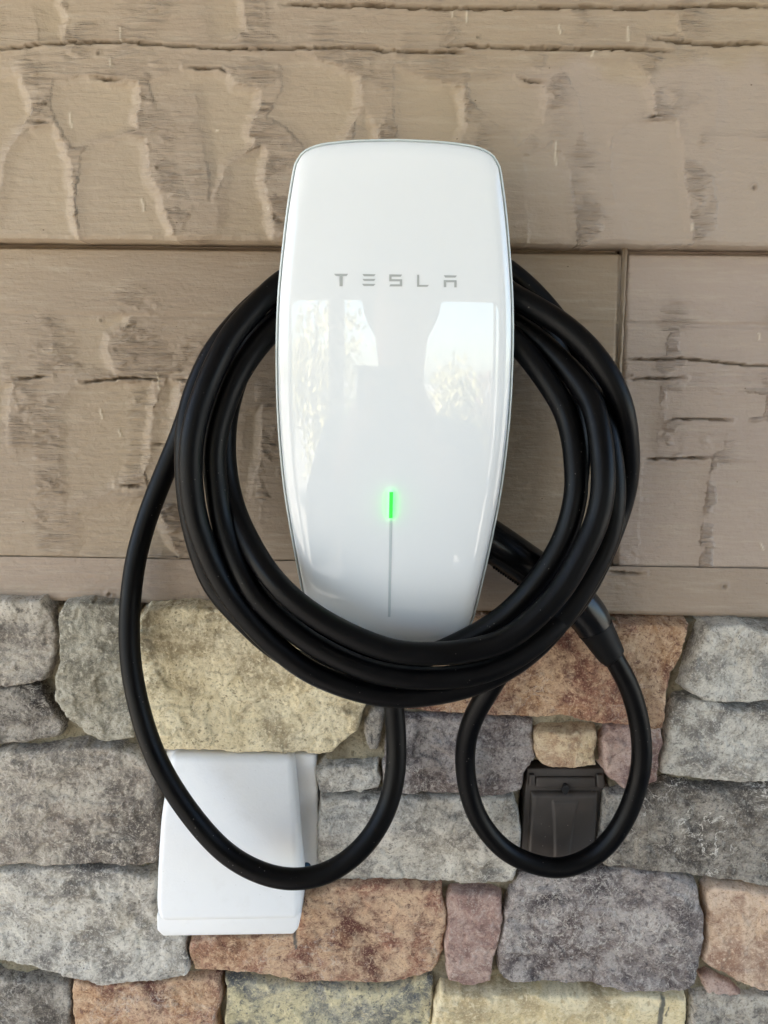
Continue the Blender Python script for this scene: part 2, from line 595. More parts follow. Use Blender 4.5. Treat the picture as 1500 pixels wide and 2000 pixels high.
CR_LEFT = [([(25,739),(60,737),(100,735)], 0.0008), ([(155,746),(215,742),(240,738),(320,742)], 0.0010),
           ([(340,741),(375,742)], 0.0006), ([(295,868),(330,868)], 0.0005), ([(230,947),(285,949)], 0.0006)]
CR_RIGHT = [([(1218,702),(1270,702),(1330,700),(1390,706),(1440,712),(1540,716)], 0.0007), ([(1225,741),(1300,739),(1340,738)], 0.0005),
            ([(1300,819),(1360,818),(1430,820)], 0.0004), ([(1250,897),(1330,895),(1388,894)], 0.0004),
            ([(990,927),(1060,931),(1110,929)], 0.0009)]
FLECK_UP = [[(137,222),(142,250)],[(280,390),(284,414)],[(215,118),(218,130)],[(235,55),(237,78)],[(882,20),(883,32)],[(911,18),(912,42)],
            [(1227,52),(1226,80)],[(1083,280),(1084,325)],[(1347,440),(1346,452)],[(1158,98),(1155,112)],[(524,408),(526,410)],[(424,255),(426,256)],[(1092,50),(1094,65)]]
FLECK_LEFT = [[(195,801),(199,817)],[(230,839),(236,853)],[(306,728),(310,748)],[(310,753),(311,760)]]
FLECK_RIGHT = [[(1484,650),(1486,662)],[(1482,1060),(1487,1072)]]
KN_UP = [(311,330,5), (92,204,5), (85,206,3), (78,206,3), (1469,368,6), (193,105,4), (933,74,3)]
KN_LEFT = [(215,1160,6), (195,625,4), (154,1002,2), (60,505,2), (168,535,2)]
KN_RIGHT = [(1415,1146,6), (1234,733,3)]

def relief(X, Z, d, seed, scallops, rough, cracks, flecks, knots, amp=1.0, wild=0.55):
    """height in metres over the board plane, with masks for dirt and pale flecks"""
    wob = fbm(X * 30, Z * 60, 3, seed) * 0.0030 + fbm(X * 20, Z * 420, 2, seed + 5) * 0.0016
    Xw = X + wob
    Zw = Z + fbm(X * 90, Z * 60, 3, seed + 9) * 0.0025
    fib = fbm(X * 30 + 3 * pn(X * 20, Z * 60, seed + 2), Z * 300, 3, seed + 21, 0.6)
    fib2 = fbm(X * 70, Z * 640, 2, seed + 31, 0.6)
    zone = sstep(0.02, 0.30, fbm(X * 14, Z * 9, 3, seed + 41))
    outside = np.ones_like(X)
    h = fbm(X * 9, Z * 9, 3, seed + 51) * 0.0008
    cut = np.zeros_like(X)
    nearr = np.zeros_like(X)
    for i, sc in enumerate(scallops):
        pw = wpoly(sc, d)
        xs = [p[0] for p in pw]; zs = [p[1] for p in pw]
        x0, x1, y0, y1 = min(xs) - .036, max(xs) + .036, min(zs) - .036, max(zs) + .036
        bb = (X > x0) & (X < x1) & (Z > y0) & (Z < y1)
        if not bb.any():
            continue
        sd = np.full(X.shape, -1.0)
        sd[bb] = sdf_poly(Xw[bb], Zw[bb], pw)
        t = np.clip((X - min(xs)) / (max(xs) - min(xs)), 0, 1)
        rnd = random.Random(seed * 31 + i)
        A = rnd.uniform(0.0024, 0.0036) * amp * (0.6 if min(p[0] for p in sc) > 800 else 1.0)
        ew = 0.0085 - 0.0015 * t
        dep = A * (0.25 + 0.75 * t ** 1.3) * sstep(-0.0002, ew, sd)
        dep += 0.0009 * amp * (0.3 + 0.7 * t) * sstep(-0.0004, 0.0010, sd)
        cut = np.maximum(cut, dep)
        outside = np.minimum(outside, 1 - sstep(-0.001, 0.001, sd))
        # torn fibres just past the right edge of a cut
        nearr = np.maximum(nearr, sstep(-0.03, -0.003, sd) * (sd < 0) * sstep(min(xs) + 0.6 * (max(xs) - min(xs)), max(xs), X) * sstep(-0.1, 0.25, fbm(X * 40, Z * 55, 3, seed + 71) + 0.12))
    rz = np.zeros_like(X)
    for rg in rough:
        pw = wpoly(rg, d)
        sd = sdf_poly(Xw, Zw, pw)
        rz = np.maximum(rz, 0.62 * sstep(-0.004, 0.004, sd) * (0.6 + 0.4 * sstep(-0.2, 0.2, fbm(X * 30, Z * 70, 3, seed + 91))))
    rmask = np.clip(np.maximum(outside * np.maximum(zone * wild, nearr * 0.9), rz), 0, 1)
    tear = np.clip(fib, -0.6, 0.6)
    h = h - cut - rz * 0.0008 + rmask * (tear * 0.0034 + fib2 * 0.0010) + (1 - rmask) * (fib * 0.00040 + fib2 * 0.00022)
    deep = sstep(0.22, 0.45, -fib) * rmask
    h -= deep * 0.0007
    grime = deep * 0.2
    for pts, wdt in cracks:
        pw = [XZ(x, y, d) for x, y in pts]
        dl = dist_line(X, Z + fbm(X * 120, Z * 40, 3, seed + 61) * 0.0011, pw)
        e0, e1 = pw[0], pw[-1]
        tip = np.minimum(np.hypot(X - e0[0], Z - e0[1]), np.hypot(X - e1[0], Z - e1[1]))
        wv = wdt * 0.85 * (0.25 + 0.75 * sstep(0.0, 0.022, tip)) * (0.95 + 0.55 * np.clip(pn(X * 50, X * 0 + seed, seed + 3), -0.8, 0.8))
        wv = np.maximum(wv, 0.00062)
        k = (1 - sstep(wv * 0.6, wv * 1.7, dl)) * (0.12 + 0.88 * sstep(0.0, 0.011, tip))
        h -= k * 0.0055
        h += (1 - sstep(0.0015, 0.0045, dl)) * (1 - k) * 0.0007
        grime = np.maximum(grime, k * 0.9)
    fl = np.zeros_like(X)
    for seg in flecks:
        pw = [XZ(x, y, d) for x, y in seg]
        k = 1 - sstep(0.0003, 0.0009, dist_line(X, Z, pw))
        fl = np.maximum(fl, k)
        h += k * 0.0006
    for (x, y, r) in knots:
        cx, cz = XZ(x, y, d)
        rr = np.sqrt((X - cx) ** 2 + (Z - cz) ** 2) / (r * 0.0004)
        k = np.exp(-((rr - 1) * 2.2) ** 2)
        h += k * 0.0009 - np.exp(-(rr * 1.6) ** 2) * 0.0012
        grime = np.maximum(grime, np.exp(-(rr * 1.3) ** 2) * 0.8)
    pale = np.zeros_like(X)
    if seed == 37:
        a_, b_ = XZ(930, 260, d), XZ(1180, 260, d)
        zt_ = XZ(1200, 150, d)[1] + fbm(X * 12, Z * 12, 3, 812) * 0.045
        pale = sstep(a_[0], b_[0], X + fbm(X * 14, Z * 14, 3, 811) * 0.05) * (1 - sstep(-0.004, 0.012, Z - zt_))
    return h, np.clip(grime, 0, 1), fl, np.clip(rmask + sstep(0.1, 0.3, fib) * rmask * 0.4, 0, 1), np.clip(cut / 0.003, 0, 1), pale

def siding_board(xl, xr, zb, zt, d_bot, d_top, mat, seed, scallops=(), rough=(), cracks=(), flecks=(), knots=(), bands=(), fine=True, amp=1.0, left_edge=None, right_edge=None, label=None, crevice=None, wild=0.55):
    xs = axis_pts(xl, xr, -XF, XF, 0.0011, 0.010) if fine else np.arange(xl, xr + 0.005, 0.010)
    zmid = (xl + xr) / 2
    H = zt(zmid) - zb(zmid)
    v = np.arange(0, 1.0001, (0.0011 if fine else 0.008) / H)
    v[-1] = 1.0
    X, V = np.meshgrid(xs, v)
    if left_edge is not None or right_edge is not None:
        U = (X - xl) / (xr - xl)
        Zc = zb(X) + (zt(X) - zb(X)) * V
        if right_edge is not None:
            X = X + (right_edge(Zc) - xr) * sstep(0.75, 1.0, U)
        if left_edge is not None:
            X = X + (left_edge(Zc) - xl) * (1 - sstep(0.0, 0.25, U))
    zb_w = zb(X) + fbm(X * 25, X * 0, 3, seed + 77) * 0.0009
    Z = zb_w + (zt(X) - zb_w) * V
    d = (d_bot + d_top) / 2
    h, grime, fl, rgm, ctm, plm = relief(X, Z, d, seed, scallops, rough, cracks, flecks, knots, amp, wild)
    for zf0, zf1, dh in bands:           # raised or sunk strips along the board
        a, b = zf0(X), zf1(X)
        wz = Z + fbm(X * 40, Z * 20, 2, seed + 88) * 0.0006
        k = sstep(-0.0012, 0.0012, wz - a) * (1 - sstep(-0.0012, 0.0012, wz - b))
        h = h * (1 - 0.55 * k) + k * dh
    if crevice is not None:
        h -= 0.013 * sstep(-0.0042, -0.0018, Z - crevice(X))
    fromb = Z - zb_w
    h -= 0.0022 * (1 - sstep(0.0, 0.0035, fromb)) 
    if right_edge is not None:
        h -= 0.003 * (1 - sstep(0.0, 0.004, right_edge(Z) - X))
    if left_edge is not None:
        h -= 0.003 * (1 - sstep(0.0, 0.004, X - left_edge(Z)))
    Y = -(d_bot + (d_top - d_bot) * V + h)
    # skirts: lower edge and both ends turn back to the wall
    def wrap(A, row, colmode=None):
        return A
    Xs = np.vstack([X[:1], X]); Zs = np.vstack([Z[:1] + 0.0003, Z]); Ys = np.vstack([np.full_like(Y[:1], -0.004), Y])
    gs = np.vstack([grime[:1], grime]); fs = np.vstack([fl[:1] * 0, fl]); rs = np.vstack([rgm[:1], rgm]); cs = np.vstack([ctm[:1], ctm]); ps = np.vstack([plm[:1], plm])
    def endcol(A, side, val=None):
        c = A[:, :1] if side == 0 else A[:, -1:]
        if val is not None:
            c = np.full_like(c, val)
        return np.hstack([c, A]) if side == 0 else np.hstack([A, c])
    for side in (0, 1):
        Xs = endcol(Xs, side); Zs = endcol(Zs, side); Ys = endcol(Ys, side, -0.004); gs = endcol(gs, side); fs = endcol(fs, side); rs = endcol(rs, side); cs = endcol(cs, side); ps = endcol(ps, side)
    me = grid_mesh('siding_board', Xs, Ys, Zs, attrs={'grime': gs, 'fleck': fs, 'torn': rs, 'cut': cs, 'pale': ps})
    o = link('siding_board', me, mat, siding)
    if label:
        o['label'] = label
    return o

jt, jb = P(1224, 488, 0.024), P(1196, 1120, 0.024)
def joint(off):
    return lambda z: jt.x + off + (z - jt.z) * (jb.x - jt.x) / (jb.z - jt.z)
XW = 1.6
jx = (jt.x + jb.x) / 2
# second course, left and right of the butt joint
gl0 = line_z(0, 613, 1500, 640, 0.024); gl1 = line_z(0, 609, 1500, 632, 0.024)
bl = line_z(0, 1096, 1500, 1121, 0.024); bl2 = line_z(0, 1090, 1500, 1114, 0.024)
low = lambda x: z_low(x) - 1.0
topz = lambda x: z_up(x) + 0.02
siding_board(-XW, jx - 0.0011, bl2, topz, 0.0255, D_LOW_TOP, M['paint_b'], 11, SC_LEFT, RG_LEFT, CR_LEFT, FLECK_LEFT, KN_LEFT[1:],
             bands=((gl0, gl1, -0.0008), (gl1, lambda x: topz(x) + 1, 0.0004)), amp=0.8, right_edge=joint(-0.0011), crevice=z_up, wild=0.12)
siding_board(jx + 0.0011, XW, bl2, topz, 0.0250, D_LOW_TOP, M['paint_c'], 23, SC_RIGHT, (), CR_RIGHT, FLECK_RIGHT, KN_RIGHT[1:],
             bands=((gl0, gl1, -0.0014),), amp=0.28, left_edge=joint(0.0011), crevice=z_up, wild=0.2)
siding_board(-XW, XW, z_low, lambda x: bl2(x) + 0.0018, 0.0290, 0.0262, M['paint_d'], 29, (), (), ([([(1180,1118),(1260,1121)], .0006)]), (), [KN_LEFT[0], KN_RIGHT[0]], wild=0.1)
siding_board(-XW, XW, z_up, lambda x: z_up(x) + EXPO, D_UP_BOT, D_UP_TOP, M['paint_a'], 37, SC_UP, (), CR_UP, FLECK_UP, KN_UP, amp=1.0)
for k in range(1, 4):
    zb = (lambda kk: (lambda x: z_up(x) + EXPO * kk - 0.012))(k)
    zt = (lambda kk: (lambda x: np.minimum(z_up(x) + EXPO * (kk + 1), 2.745)))(k)
    siding_board(-XW, XW, zb, zt, D_UP_BOT, D_UP_TOP, M['paint_a'], 50 + k, fine=False)
# caulk in the butt joint
zz = np.linspace(bl2(jx) + 0.001, z_up(jx) + 0.01, 160)
uu = np.linspace(-1, 1, 7)
U, Z = np.meshgrid(uu, zz)
Xc = joint(0.0)(Z) + U * 0.0019 + fbm(Z * 90, U, 2, 3) * 0.0006
Yc = -(0.0212 - 0.0016 * np.abs(U) + fbm(Z * 160, U * 2, 3, 9) * 0.0016)
link('caulk', grid_mesh('caulk', Xc, Yc, Z), M['caulk'], siding)

# ------------------------------------------------------------------ stone wall
stone_wall = empty('stone_wall', (0, 0, 0.6))
tag(stone_wall, 'mixed grey tan and rust stone wall in mortar below the siding', 'stone wall')
def pal(*c): return [srgb(*k) for k in c]
# base, light, dark, accent
GREY = pal((142,134,124), (192,184,170), (90,84,79), (146,130,116))
GREYG = pal((142,138,124), (190,184,168), (96,92,82), (120,112,94))
DARK = pal((110,104,97), (170,163,152), (58,54,52), (102,92,82))
PURP = pal((116,107,104), (180,172,166), (66,60,62), (128,112,104))
TAN = pal((222,206,168), (236,224,192), (148,134,108), (198,182,146))
RUST = pal((152,112,94), (208,180,150), (92,58,52), (176,140,106))
PINK = pal((160,134,124), (192,170,158), (120,94,88), (150,118,108))
PALE = pal((170,165,156), (212,207,196), (104,100,96), (156,146,130))
PEACH = pal((204,176,150), (222,198,174), (146,114,96), (180,150,126))
YELL = pal((216,198,156), (230,216,182), (168,150,118), (198,178,138))
PYEL = pal((154,150,136), (212,200,162), (88,90,92), (206,192,150))
stones = [
 (GREY,  .040, [(-70,1170),(75,1172),(95,1200),(106,1245),(100,1300),(85,1330),(40,1337),(-70,1337)], {}),
 (DARK,  .036, [(-70,1342),(70,1340),(95,1365),(122,1420),(110,1445),(40,1455),(-70,1465)], dict(accent_amt=.3)),
 (GREYG, .042, [(107,1205),(122,1182),(200,1180),(260,1184),(264,1300),(260,1400),(258,1445),(205,1455),(165,1440),(130,1410),(105,1365),(113,1300),(108,1250)], {}),
 (TAN,   .044, [(272,1205),(290,1188),(500,1190),(705,1196),(722,1250),(718,1380),(703,1435),(665,1458),(650,1475),(620,1481),(560,1479),(480,1474),(400,1472),(310,1466),(282,1435),(271,1300)], dict(vein=.1,speck=.2,pit=.85,accent_amt=.3)),
 (RUST,  .040, [(735,1250),(760,1208),(950,1210),(1180,1216),(1342,1220),(1335,1270),(1315,1310),(1308,1370),(1296,1421),(1150,1411),(1000,1405),(860,1400),(785,1395),(755,1350)], dict(accent_amt=.85,pit=.5)),
 (PALE,  .042, [(1385,1226),(1430,1223),(1580,1230),(1580,1372),(1420,1381),(1372,1370),(1340,1345),(1352,1290),(1368,1258)], {}),
 (PALE,  .041, [(1330,1374),(1360,1370),(1400,1376),(1450,1388),(1580,1380),(1580,1525),(1470,1530),(1380,1533),(1296,1515),(1300,1480),(1314,1440),(1312,1410)], {}),
 (DARK,  .036, [(733,1382),(750,1384),(750,1430),(741,1468),(722,1472),(713,1440),(716,1408)], dict(pit=.8)),
 (PURP,  .039, [(744,1500),(752,1478),(765,1420),(792,1401),(900,1403),(1000,1410),(1046,1420),(1048,1480),(1030,1505),(1016,1545),(960,1556),(860,1553),(770,1553),(747,1540)], dict(vein=.6)),
 (pal((196,174,140),(216,198,166),(136,108,88),(160,124,104)),  .042, [(1052,1437),(1070,1429),(1165,1430),(1170,1450),(1167,1500),(1110,1505),(1060,1502),(1047,1480)], dict(accent_amt=.6,vein=.1,speck=.15)),
 (PINK,  .040, [(1178,1450),(1195,1425),(1240,1420),(1298,1425),(1302,1455),(1290,1500),(1285,1525),(1250,1540),(1215,1540),(1187,1520),(1176,1485)], {}),
 (PALE,  .040, [(619,1508),(640,1499),(740,1497),(745,1530),(738,1546),(680,1548),(640,1550),(622,1546)], {}),
 (GREY,  .042, [(-70,1480),(60,1470),(160,1464),(262,1472),(286,1500),(300,1560),(305,1620),(301,1688),(180,1693),(60,1690),(-70,1700)], dict(speck=.9)),
 (PALE,  .038, [(623,1562),(650,1557),(900,1558),(1010,1560),(1018,1600),(1018,1650),(1016,1700),(1010,1730),(890,1734),(760,1731),(660,1726),(625,1722)], dict(vein=.5)),
 (DARK,  .040, [(1188,1552),(1260,1546),(1312,1526),(1400,1540),(1580,1536),(1580,1742),(1480,1735),(1380,1720),(1290,1705),(1200,1700),(1172,1690),(1180,1620)], dict(vein=1.0)),
 (PALE,  .041, [(-70,1712),(60,1699),(150,1697),(240,1702),(298,1720),(306,1790),(360,1832),(368,1880),(364,1903),(300,1912),(200,1922),(130,1914),(60,1888),(-70,1880)], dict(pit=.7,vein=.2)),
 (RUST,  .040, [(370,1840),(420,1830),(585,1830),(594,1745),(650,1730),(760,1733),(864,1740),(868,1800),(862,1890),(845,1912),(800,1925),(740,1937),(640,1932),(560,1920),(460,1905),(377,1898),(368,1865)], dict(accent_amt=.5)),
 (PINK,  .039, [(876,1765),(890,1752),(978,1748),(981,1790),(972,1840),(965,1890),(960,1918),(905,1930),(872,1912),(868,1880),(874,1820)], {}),
 (PURP,  .044, [(1005,1758),(1022,1732),(1060,1714),(1180,1707),(1250,1712),(1340,1722),(1364,1740),(1375,1780),(1380,1830),(1371,1890),(1360,1920),(1330,1940),(1210,1943),(1150,1930),(1000,1924),(977,1912),(977,1860),(986,1800)], dict(vein=.5,speck=.8)),
 (PEACH, .042, [(1385,1745),(1402,1734),(1500,1747),(1580,1757),(1580,1942),(1500,1942),(1440,1915),(1400,1900),(1374,1884),(1384,1850),(1382,1790)], dict(vein=.05,speck=.2)),
 (PINK,  .034, [(1374,1908),(1390,1902),(1420,1920),(1447,1942),(1400,1947),(1380,1942)], {}),
 (DARK,  .038, [(-70,1897),(50,1918),(130,1926),(136,1960),(150,2090),(-70,2090)], {}),
 (RUST,  .040, [(142,1922),(250,1927),(330,1920),(425,1909),(431,1940),(426,2000),(430,2090),(160,2090),(140,1980)], dict(accent_amt=.8)),
 (PYEL,  .040, [(440,1917),(520,1926),(640,1937),(740,1943),(845,1922),(848,1960),(842,2000),(838,2090),(440,2090),(436,2000)], dict(accent_amt=.9,pit=.7)),
 (YELL,  .042, [(848,1965),(868,1942),(1000,1939),(1150,1947),(1300,1952),(1342,1957),(1345,2090),(842,2090)], dict(vein=.1,speck=.2)),
 (GREY,  .040, [(1350,1952),(1400,1949),(1450,1952),(1580,1962),(1580,2090),(1348,2090)], {}),
]

def build_stone(poly, dtop, mat, seed, step=0.0011, rr=0.0024, bottom=0.012, relief_amp=1.0, stains=()):
    xs = [p[0] for p in poly]; zs = [p[1] for p in poly]
    pad = 0.006
    gx = np.arange(min(xs) - pad, max(xs) + pad, step)
    gz = np.arange(min(zs) - pad, max(zs) + pad, step)
    X, Z = np.meshgrid(gx, gz)
    rnd = random.Random(seed)
    Xw = X + fbm(X * 24, Z * 24, 3, seed) * 0.0055 + fbm(X * 150, Z * 150, 4, seed + 3, 0.7) * 0.0016
    Zw = Z + fbm(X * 24, Z * 24, 3, seed + 7) * 0.0055 + fbm(X * 150, Z * 150, 4, seed + 11, 0.7) * 0.0016
    sd = sdf_poly(Xw, Zw, poly)
    rl = rr * (1.0 + 0.6 * fbm(X * 30, Z * 30, 2, seed + 13))
    q = 1 - np.clip(sd / rl, 0, 1)
    prof = 1 - np.sqrt(np.clip(1 - q * q, 0, 1))
    drop = prof * 0.0042 + np.clip(-sd, 0, 1) * 6.0
    cx, cz = (min(xs) + max(xs)) / 2, (min(zs) + max(zs)) / 2
    tilt = rnd.uniform(-0.05, 0.05) * (X - cx) + rnd.uniform(-0.06, 0.06) * (Z - cz)
    nb = (fbm(X * 15 + 0.4 * pn(X * 60, Z * 60, seed + 5), Z * 22, 3, seed + 19, 0.45) + 1.0) * 3.2
    big = (np.floor(nb) + sstep(0.40, 0.62, nb - np.floor(nb))) / 3.2 * 0.0058 - 0.0058
    # broken facets: the higher of a few tilted planes
    fac = np.full(X.shape, -1.0)
    for k in range(5):
        ax, az = rnd.uniform(-0.16, 0.16), rnd.uniform(-0.16, 0.16)
        px_, pz_ = rnd.uniform(min(xs), max(xs)), rnd.uniform(min(zs), max(zs))
        fac = np.maximum(fac, -np.abs(ax) * np.abs(X - px_) - np.abs(az) * np.abs(Z - pz_) + rnd.uniform(-.002, .001))
    fac = np.clip(fac, -0.006, 0.002)
    mid = fbm(X * 70, Z * 70, 4, seed + 23, 0.6) * 0.0011
    rid = 1 - np.abs(fbm(X * 55 + mid * 200, Z * 55, 3, seed + 29)) * 2
    fine = fbm(X * 260, Z * 260, 3, seed + 37, 0.65) * 0.0011
    h = dtop + relief_amp * (tilt + big + fac * 1.0 + mid + fine - np.clip(rid - 0.8, 0, 1) * 0.004) - drop
    h = np.maximum(h, bottom - 0.004)
    keep = (sd > -0.0055)
    at = {}
    if stains:
        st = np.zeros_like(X)
        for pts, wd in stains:
            st = np.maximum(st, 1 - sstep(wd * 0.6, wd, dist_line(X + fbm(X * 200, Z * 200, 2, 5) * 0.001, Z, pts)))
        at['stain'] = st
    me = grid_mesh('stone', X, -h, Z, keep=keep, attrs=at)
    return link('stone', me, mat, stone_wall)

for i, (pl, dt, poly, kw) in enumerate(stones):
    w = wpoly(poly, dt)
    mt = stone_material('stone_%02d' % i, *pl, seed=i + 1, **kw)
    sm = {16: [([XZ(575, 1826, dt), XZ(577, 1855, dt)], .0016)], 24: [([XZ(1297, 1957, dt), XZ(1293, 1985, dt), XZ(1292, 2010, dt)], .0026), ([XZ(1308, 1974, dt), XZ(1303, 1990, dt)], .0008)]}
    build_stone(w, dt, mt, 100 + i * 13, relief_amp=0.85, stains=sm.get(i, ()))

# more of the same wall outside the photograph, coarser
zl = z_low(0.0)
x_in0, x_in1 = P(-66, 1600, .04).x, P(1576, 1600, .04).x
z_in = P(750, 2086, .04).z
pals = [GREY, GREYG, DARK, PURP, TAN, RUST, PINK, PALE, PEACH, YELL]
extra = [stone_material('stone_far_%d' % k, *p, seed=60 + k) for k, p in enumerate(pals)]
rr_ = random.Random(5)
def fill(xa, xb, za, zb):
    z = zb
    while z > za + 0.03:
        hgt = rr_.uniform(0.07, 0.14)
        if z - hgt < za + 0.06: hgt = z - za
        x = xa
        while x < xb - 0.02:
            wd = rr_.uniform(0.10, 0.26)
            if x + wd > xb - 0.06: wd = xb - x
            j = lambda: rr_.uniform(-0.004, 0.004)
            gp = 0.004
            poly = [(x + gp + j(), z - hgt + gp + j()), (x + wd / 2, z - hgt + gp + j()), (x + wd - gp + j(), z - hgt + gp + j()), (x + wd - gp + j(), z - hgt / 2),
                    (x + wd - gp + j(), z - gp + j()), (x + wd / 2, z - gp + j()), (x + gp + j(), z - gp + j()), (x + gp + j(), z - hgt / 2)]
            build_stone(poly, rr_.uniform(.036, .044), rr_.choice(extra), rr_.randrange(9999), step=0.004, rr=0.010)
            x += wd
        z -= hgt
fill(-1.5, x_in0, 0.02, zl - 0.012)
fill(x_in1, 1.5, 0.02, zl - 0.022)
fill(x_in0, x_in1, 0.02, z_in)

gx = axis_pts(-1.6, 1.6, -XF, XF, 0.002, 0.02)
gz = axis_pts(0.0, zl + 0.02, P(750, 2040, .03).z, zl + 0.02, 0.002, 0.02)
X, Z = np.meshgrid(gx, gz)
h = 0.0265 + fbm(X * 22, Z * 22, 4, 900, 0.6) * 0.009 + fbm(X * 220, Z * 220, 3, 901, 0.6) * 0.0018
h = np.where(Z > z_low(X) - 0.0035, np.minimum(h, 0.010), h)
# pockets behind the boxes stay empty
for (a, b, c, d_) in ((1014, 1496, 1190, 1712), (296, 1464, 632, 1742)):
    p0, p1 = P(a, d_, .03), P(c, b, .03)
    k = sstep(-0.002, 0.002, X - p0.x) * sstep(-0.002, 0.002, p1.x - X) * sstep(-0.002, 0.002, Z - p0.z) * sstep(-0.002, 0.002, p1.z - Z)
    h = h * (1 - k) + 0.004 * k
link('mortar', grid_mesh('mortar', X, -h, Z), M['mortar'], stone_wall)

# ------------------------------------------------------------------ wall charger
HW = [(269,0),(270,45),(272,90),(276,130),(281,158),(290,180),(300,192),(315,200.5),(330,205.5),(400,216),(470,223.5),(560,231),(640,234),(720,233.5),(800,230.5),
      (880,224),(960,214.5),(1040,200.5),(1100,188.5),(1150,177),(1190,167),(1215,159),(1235,147),(1247,130),(1254,100),(1258,50),(1259,0)]
def d_edge(y): return 0.1 - 0.026 * max(0.0, (y - 1070) / 190.0) ** 2.2
X0 = P(771.5, 640, 0.1).x
half = []
for y, hw in HW:
    xc = 771.5 + (640 - y) * 0.0155
    c0, c1 = P(xc - hw, y, d_edge(y)), P(xc + hw, y, d_edge(y))
    half.append(((c1.x - c0.x) / 2, (c0.z + c1.z) / 2))
half[0] = (0.0, half[0][1]); half[-1] = (0.0, half[-1][1])
Z_TOP, Z_BOT = half[0][1], half[-1][1]
ZM = (Z_TOP + Z_BOT) / 2

def catmull(pts, n_per):
    pts = [Vector(p) for p in pts]
    out = []
    for i in range(len(pts) - 1):
        p0 = pts[max(i - 1, 0)]; p1 = pts[i]; p2 = pts[i + 1]; p3 = pts[min(i + 2, len(pts) - 1)]
        for k in range(n_per):
            t = k / n_per
            out.append(0.5 * ((2 * p1) + (p2 - p0) * t + (2 * p0 - 5 * p1 + 4 * p2 - p3) * t * t + (3 * p1 - p0 - 3 * p2 + p3) * t ** 3))
    out.append(pts[-1])
    return out

def resample(pts, n):
    L = [0.0]
    for a, b in zip(pts[:-1], pts[1:]):
        L.append(L[-1] + (b - a).length)
    out, j = [], 0
    for k in range(n):
        s = L[-1] * k / (n - 1)
        while j < len(L) - 2 and L[j + 1] < s: j += 1
        t = (s - L[j]) / max(L[j + 1] - L[j], 1e-12)
        out.append(pts[j].lerp(pts[j + 1], t))
    return out

right = resample(catmull([(x, z, 0) for x, z in half], 8), 121)
outline = [(p.x, p.y) for p in right] + [(-p.x, p.y) for p in right[-2:0:-1]]      # clockwise from the top
NO = len(outline)
normals = []
for i in range(NO):
    a, b = outline[i - 1], outline[(i + 1) % NO]
    t = Vector((b[0] - a[0], b[1] - a[1])).normalized()
    normals.append((-t.y, t.x))            # outward for a clockwise outline
for _ in range(3):
    normals = [tuple(Vector([sum(normals[(i + k) % NO][c] for k in (-1, 0, 1)) for c in (0, 1)]).normalized()) for i in range(NO)]

def d_face(x, z):
    t = max(0.0, (Z_BOT + 0.072 - z) / 0.072)
    return 0.105 - 0.0022 * (x / 0.077) ** 2 - 0.0015 * ((z - ZM) / 0.165) ** 2 - 0.020 * t ** 2.2

def ring(off, back):
    return [Vector((X0 + x - n[0] * off, -(d_face(x - n[0] * off, z - n[1] * off) - back), z - n[1] * off)) for (x, z), n in zip(outline, normals)]

def loft(name, rings, mat, parent, cap_last=False, fan=None, sharp=None):
    vs_, fs = [], []
    for r in rings: vs_ += r
    n = len(rings[0])
    for k in range(len(rings) - 1):
        for i in range(n):
            j = (i + 1) % n
            fs.append((k * n + i, k * n + j, (k + 1) * n + j, (k + 1) * n + i))
    if fan is not None:
        c = len(vs_); vs_.append(fan)
        b = (len(rings) - 1) * n
        for i in range(n):
            fs.append((b + i, b + (i + 1) % n, c))
    o = pymesh(name, vs_, fs, mat, parent)
    bm = bmesh.new(); bm.from_mesh(o.data)
    bmesh.ops.recalc_face_normals(bm, faces=bm.faces)
    bm.to_mesh(o.data); bm.free()
    if sharp: o.data.set_sharp_from_angle(angle=R(sharp))
    return o

charger = empty('wall_charger', (X0, -0.03, Z_BOT))
tag(charger, 'tall white glass-fronted electric car wall charger with a green light', 'car charger')
# bezel behind the glass, dark seam, glass front
loft('bezel', [ring(.004, .020), ring(.0006, .018), ring(0, .0145), ring(0, .0055), ring(.0003, .0048), ring(.0009, .0044), ring(.0013, .0047), ring(.0014, .010)], M['bezel'], charger)
loft('seam', [ring(.0006, .0075), ring(.0030, .0075)], M['seam'], charger)
prof = [(.0021, .0085), (.0020, .0042), (.0021, .0034), (.0024, .0027), (.0030, .0020), (.0040, .0014), (.0055, .0009), (.0075, .0004), (.0098, .0001), (.012, 0.0)]
rings = [ring(o_, b_) for o_, b_ in prof]
inner = [(x - n[0] * .012, z - n[1] * .012) for (x, z), n in zip(outline, normals)]
for k in range(1, 28):
    s = 1 - k / 28.0
    rings.append([Vector((X0 + x * s, -d_face(x * s, ZM + (z - ZM) * s), ZM + (z - ZM) * s)) for x, z in inner])
front = loft('glass_front', rings, M['face'], charger, fan=Vector((X0, -d_face(0, ZM), ZM)))
# housing neck between the wall and the front, on which the cable hangs
nk = [(x * 0.66, Z_BOT + 0.045 + (z - Z_BOT) * 0.60) for x, z in outline]
loft('housing', [[Vector((X0 + x * s, -d_, z)) for x, z in nk] for s, d_ in ((1.0, .010), (1.0, .050), (.97, .070), (1.12, .0905))], M['housing'], charger)
loft('back_plate', [ring(.004, .020)[:], [Vector((X0 + (v_.x - X0) * .4, v_.y, ZM + (v_.z - ZM) * .4)) for v_ in ring(.004, .020)]], M['housing'], charger)

def on_face(px, py, lift=0.00025):
    d = 0.104
    for _ in range(6):
        p = P(px, py, d)
        d = d_face(p.x - X0, p.z) + lift
    return P(px, py, d)

